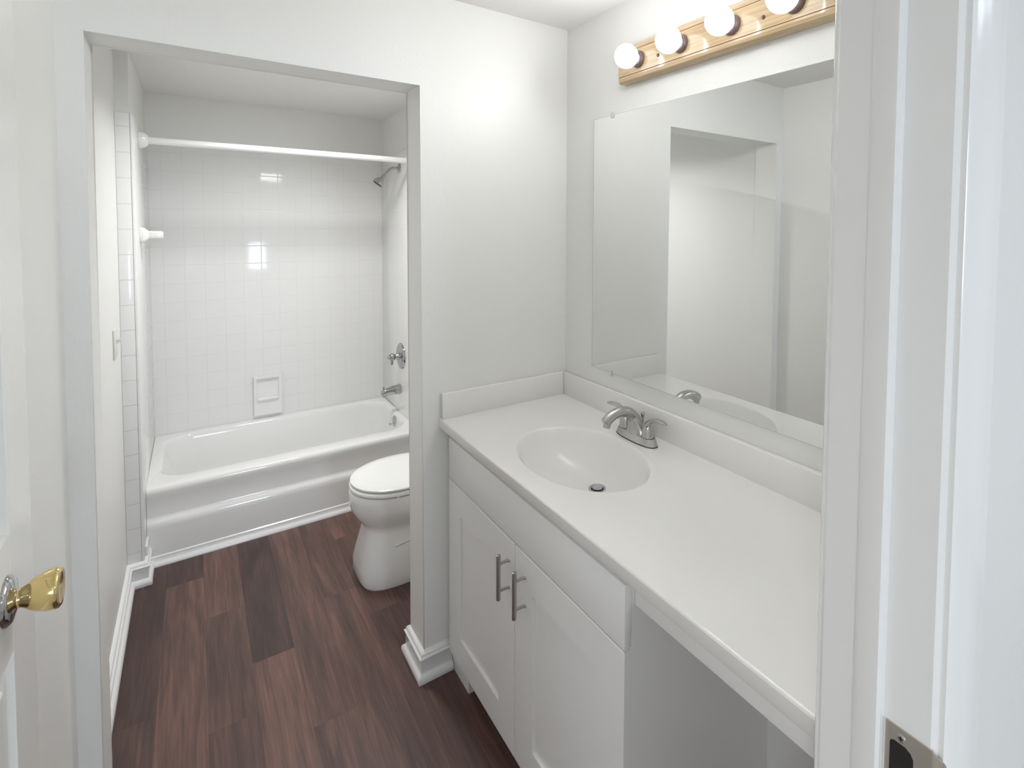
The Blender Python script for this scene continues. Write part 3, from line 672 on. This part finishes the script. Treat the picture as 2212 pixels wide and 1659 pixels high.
for sgn in (1, -1):
    hy = FY+sgn*.0515
    bm = bmesh.new()
    lathe(bm, (FX, hy, ZC+.0235), (0, 0, 1), [(0, .0205), (.003, .0205), (.005, .0200), (.018, .0185), (.030, .0155), (.040, .0115), (.046, .0075), (.048, .0001)], 30)
    hn = finish('handle', bm, NICKEL, ft, smooth=45)
    bm = bmesh.new()
    p_ = bez((FX, hy-sgn*.004, ZC+.045), (FX-.002, hy+sgn*.006, ZC+.082), (FX-.004, hy+sgn*.030, ZC+.088), (FX-.006, hy+sgn*.082, ZC+.079 if sgn > 0 else ZC+.086), 16)
    lw = lambda i: 0.0125-.0033*min(1, i/8) if i < 14 else (.0090, .0078, .0048)[i-14]
    lt = lambda i: 0.0122-.0062*min(1, i/8) if i < 14 else (.0056, .0048, .0028)[i-14]
    tube(bm, p_, [(lt(i), lw(i)) for i in range(17)], 16, up=(1, 0, 0.05))
    finish('lever', bm, NICKEL, hn, smooth=60)
    bm = bmesh.new(); lathe(bm, (FX, hy, ZC+.0232), (0, 0, 1), [(0, .0209), (.0012, .0209)], 28); finish('handle_ring', bm, BLACKR, hn)
    if sgn < 0:
        bm = bmesh.new(); lathe(bm, (FX-.0105, hy-.0075, ZC+.058), (-.8, -.6, .3), [(0, .0026), (.0012, .0026), (.0014, .0001)], 12); finish('cold_dot', bm, BLUEDOT, hn)
bm = bmesh.new(); lathe(bm, (FX+.024, FY-.002, ZC+.020), (0, 0, 1), [(0, .0022), (.041, .0022), (.042, .0042), (.047, .0056), (.053, .0068), (.057, .0070), (.059, .0060), (.0595, .0001)], 18); finish('lift_rod', bm, NICKEL, ft, smooth=40)

# ------------------------------------------------------------------ mirror
mr = thing('wall_mirror', 'large frameless wall mirror above the vanity backsplash', 'mirror', (0.0, -0.78, 1.035))
bm = bmesh.new(); box(bm, -0.0055, -0.0004, -1.385, -0.182, 1.035, 1.930); finish('mirror_glass', bm, SILVER, mr)
bm = bmesh.new()
for a, b, c, d in ((-0.1835, -0.1815, 1.0345, 1.9305), (-1.3855, -1.3835, 1.0345, 1.9305), (-1.3855, -0.1815, 1.0335, 1.0350), (-1.3855, -0.1815, 1.9300, 1.9312)): box(bm, -0.0058, -0.0006, a, b, c, d)
finish('mirror_rim', bm, GLASSE, mr)
for yy, zz_, s in ((-0.288, 1.930, 1), (-0.293, 1.035, -1), (-1.30, 1.930, 1), (-1.30, 1.035, -1)):
    bm = bmesh.new(); box(bm, -0.010, -0.0005, yy-.007, yy+.007, min(zz_, zz_+s*.012), max(zz_, zz_+s*.012), bev=.0015); box(bm, -0.0095, -0.0060, yy-.007, yy+.007, min(zz_-s*.008, zz_+s*.008), max(zz_-s*.008, zz_+s*.008), bev=.001)
    finish('mirror_clip', bm, CLIPP, mr, smooth=40)

# ------------------------------------------------------------------ vanity light bar
LY = (-0.449, -0.630, -0.811, -0.992); LZ = 2.076
lb = thing('vanity_light_bar', 'oak vanity light bar with four globe bulbs above the mirror', 'light fixture', (0.0, -0.72, 2.017))
bm = bmesh.new()
by0, by1, bz0, bz1 = -1.088, -0.350, 2.017, 2.134
pf = [(-.0005, bz0), (-.022, bz0), (-.030, bz0+.006), (-.0325, bz0+.014), (-.0325, bz0+.0195), (-.0300, bz0+.0200), (-.0300, bz0+.0215), (-.0325, bz0+.0220), (-.0325, bz1-.0220), (-.0300, bz1-.0215), (-.0300, bz1-.0200), (-.0325, bz1-.0195), (-.0325, bz1-.014), (-.030, bz1-.006), (-.022, bz1), (-.0005, bz1)]
prism(bm, pf, by0, by1, 'y'); finish('backplate', bm, OAK, lb)
bm = bmesh.new()
for z in (bz0+.0200, bz1-.0215): box(bm, -.0308, -.0299, by0+.0005, by1-.0005, z, z+.0015)
finish('groove', bm, OAKD, lb)
XB = -0.0325
for y in LY:
    bm = bmesh.new(); lathe(bm, (XB, y, LZ), (-1, 0, 0), [(0, .0265), (.006, .0262), (.012, .0245), (.014, .0225), (.012, .0195), (.004, .0185)], 32)
    sk = finish('socket', bm, SOCK, lb, smooth=40)
    bm = bmesh.new()
    lathe(bm, (XB-.004, y, LZ), (-1, 0, 0), [(0, .0165), (.010, .0170), (.018, .0185)], 32, mi=1)
    lathe(bm, (XB-.022, y, LZ), (-1, 0, 0), [(0, .0186)]+[(.030-.0365*math.cos(a), .0372*math.sin(a)) for a in [math.radians(q) for q in range(32, 180, 8)]]+[(.0665, .0001)], 32, mi=0)
    finish('bulb', bm, None, lb, smooth=60, mats=[BULBE, BULBW])
for y in (-0.535, -0.905):
    bm = bmesh.new(); lathe(bm, (XB, y, LZ-.008), (-1, 0, 0), [(0, .0055), (.002, .005), (.003, .0001)], 16); finish('screw_cap', bm, SCREW, lb, smooth=40)
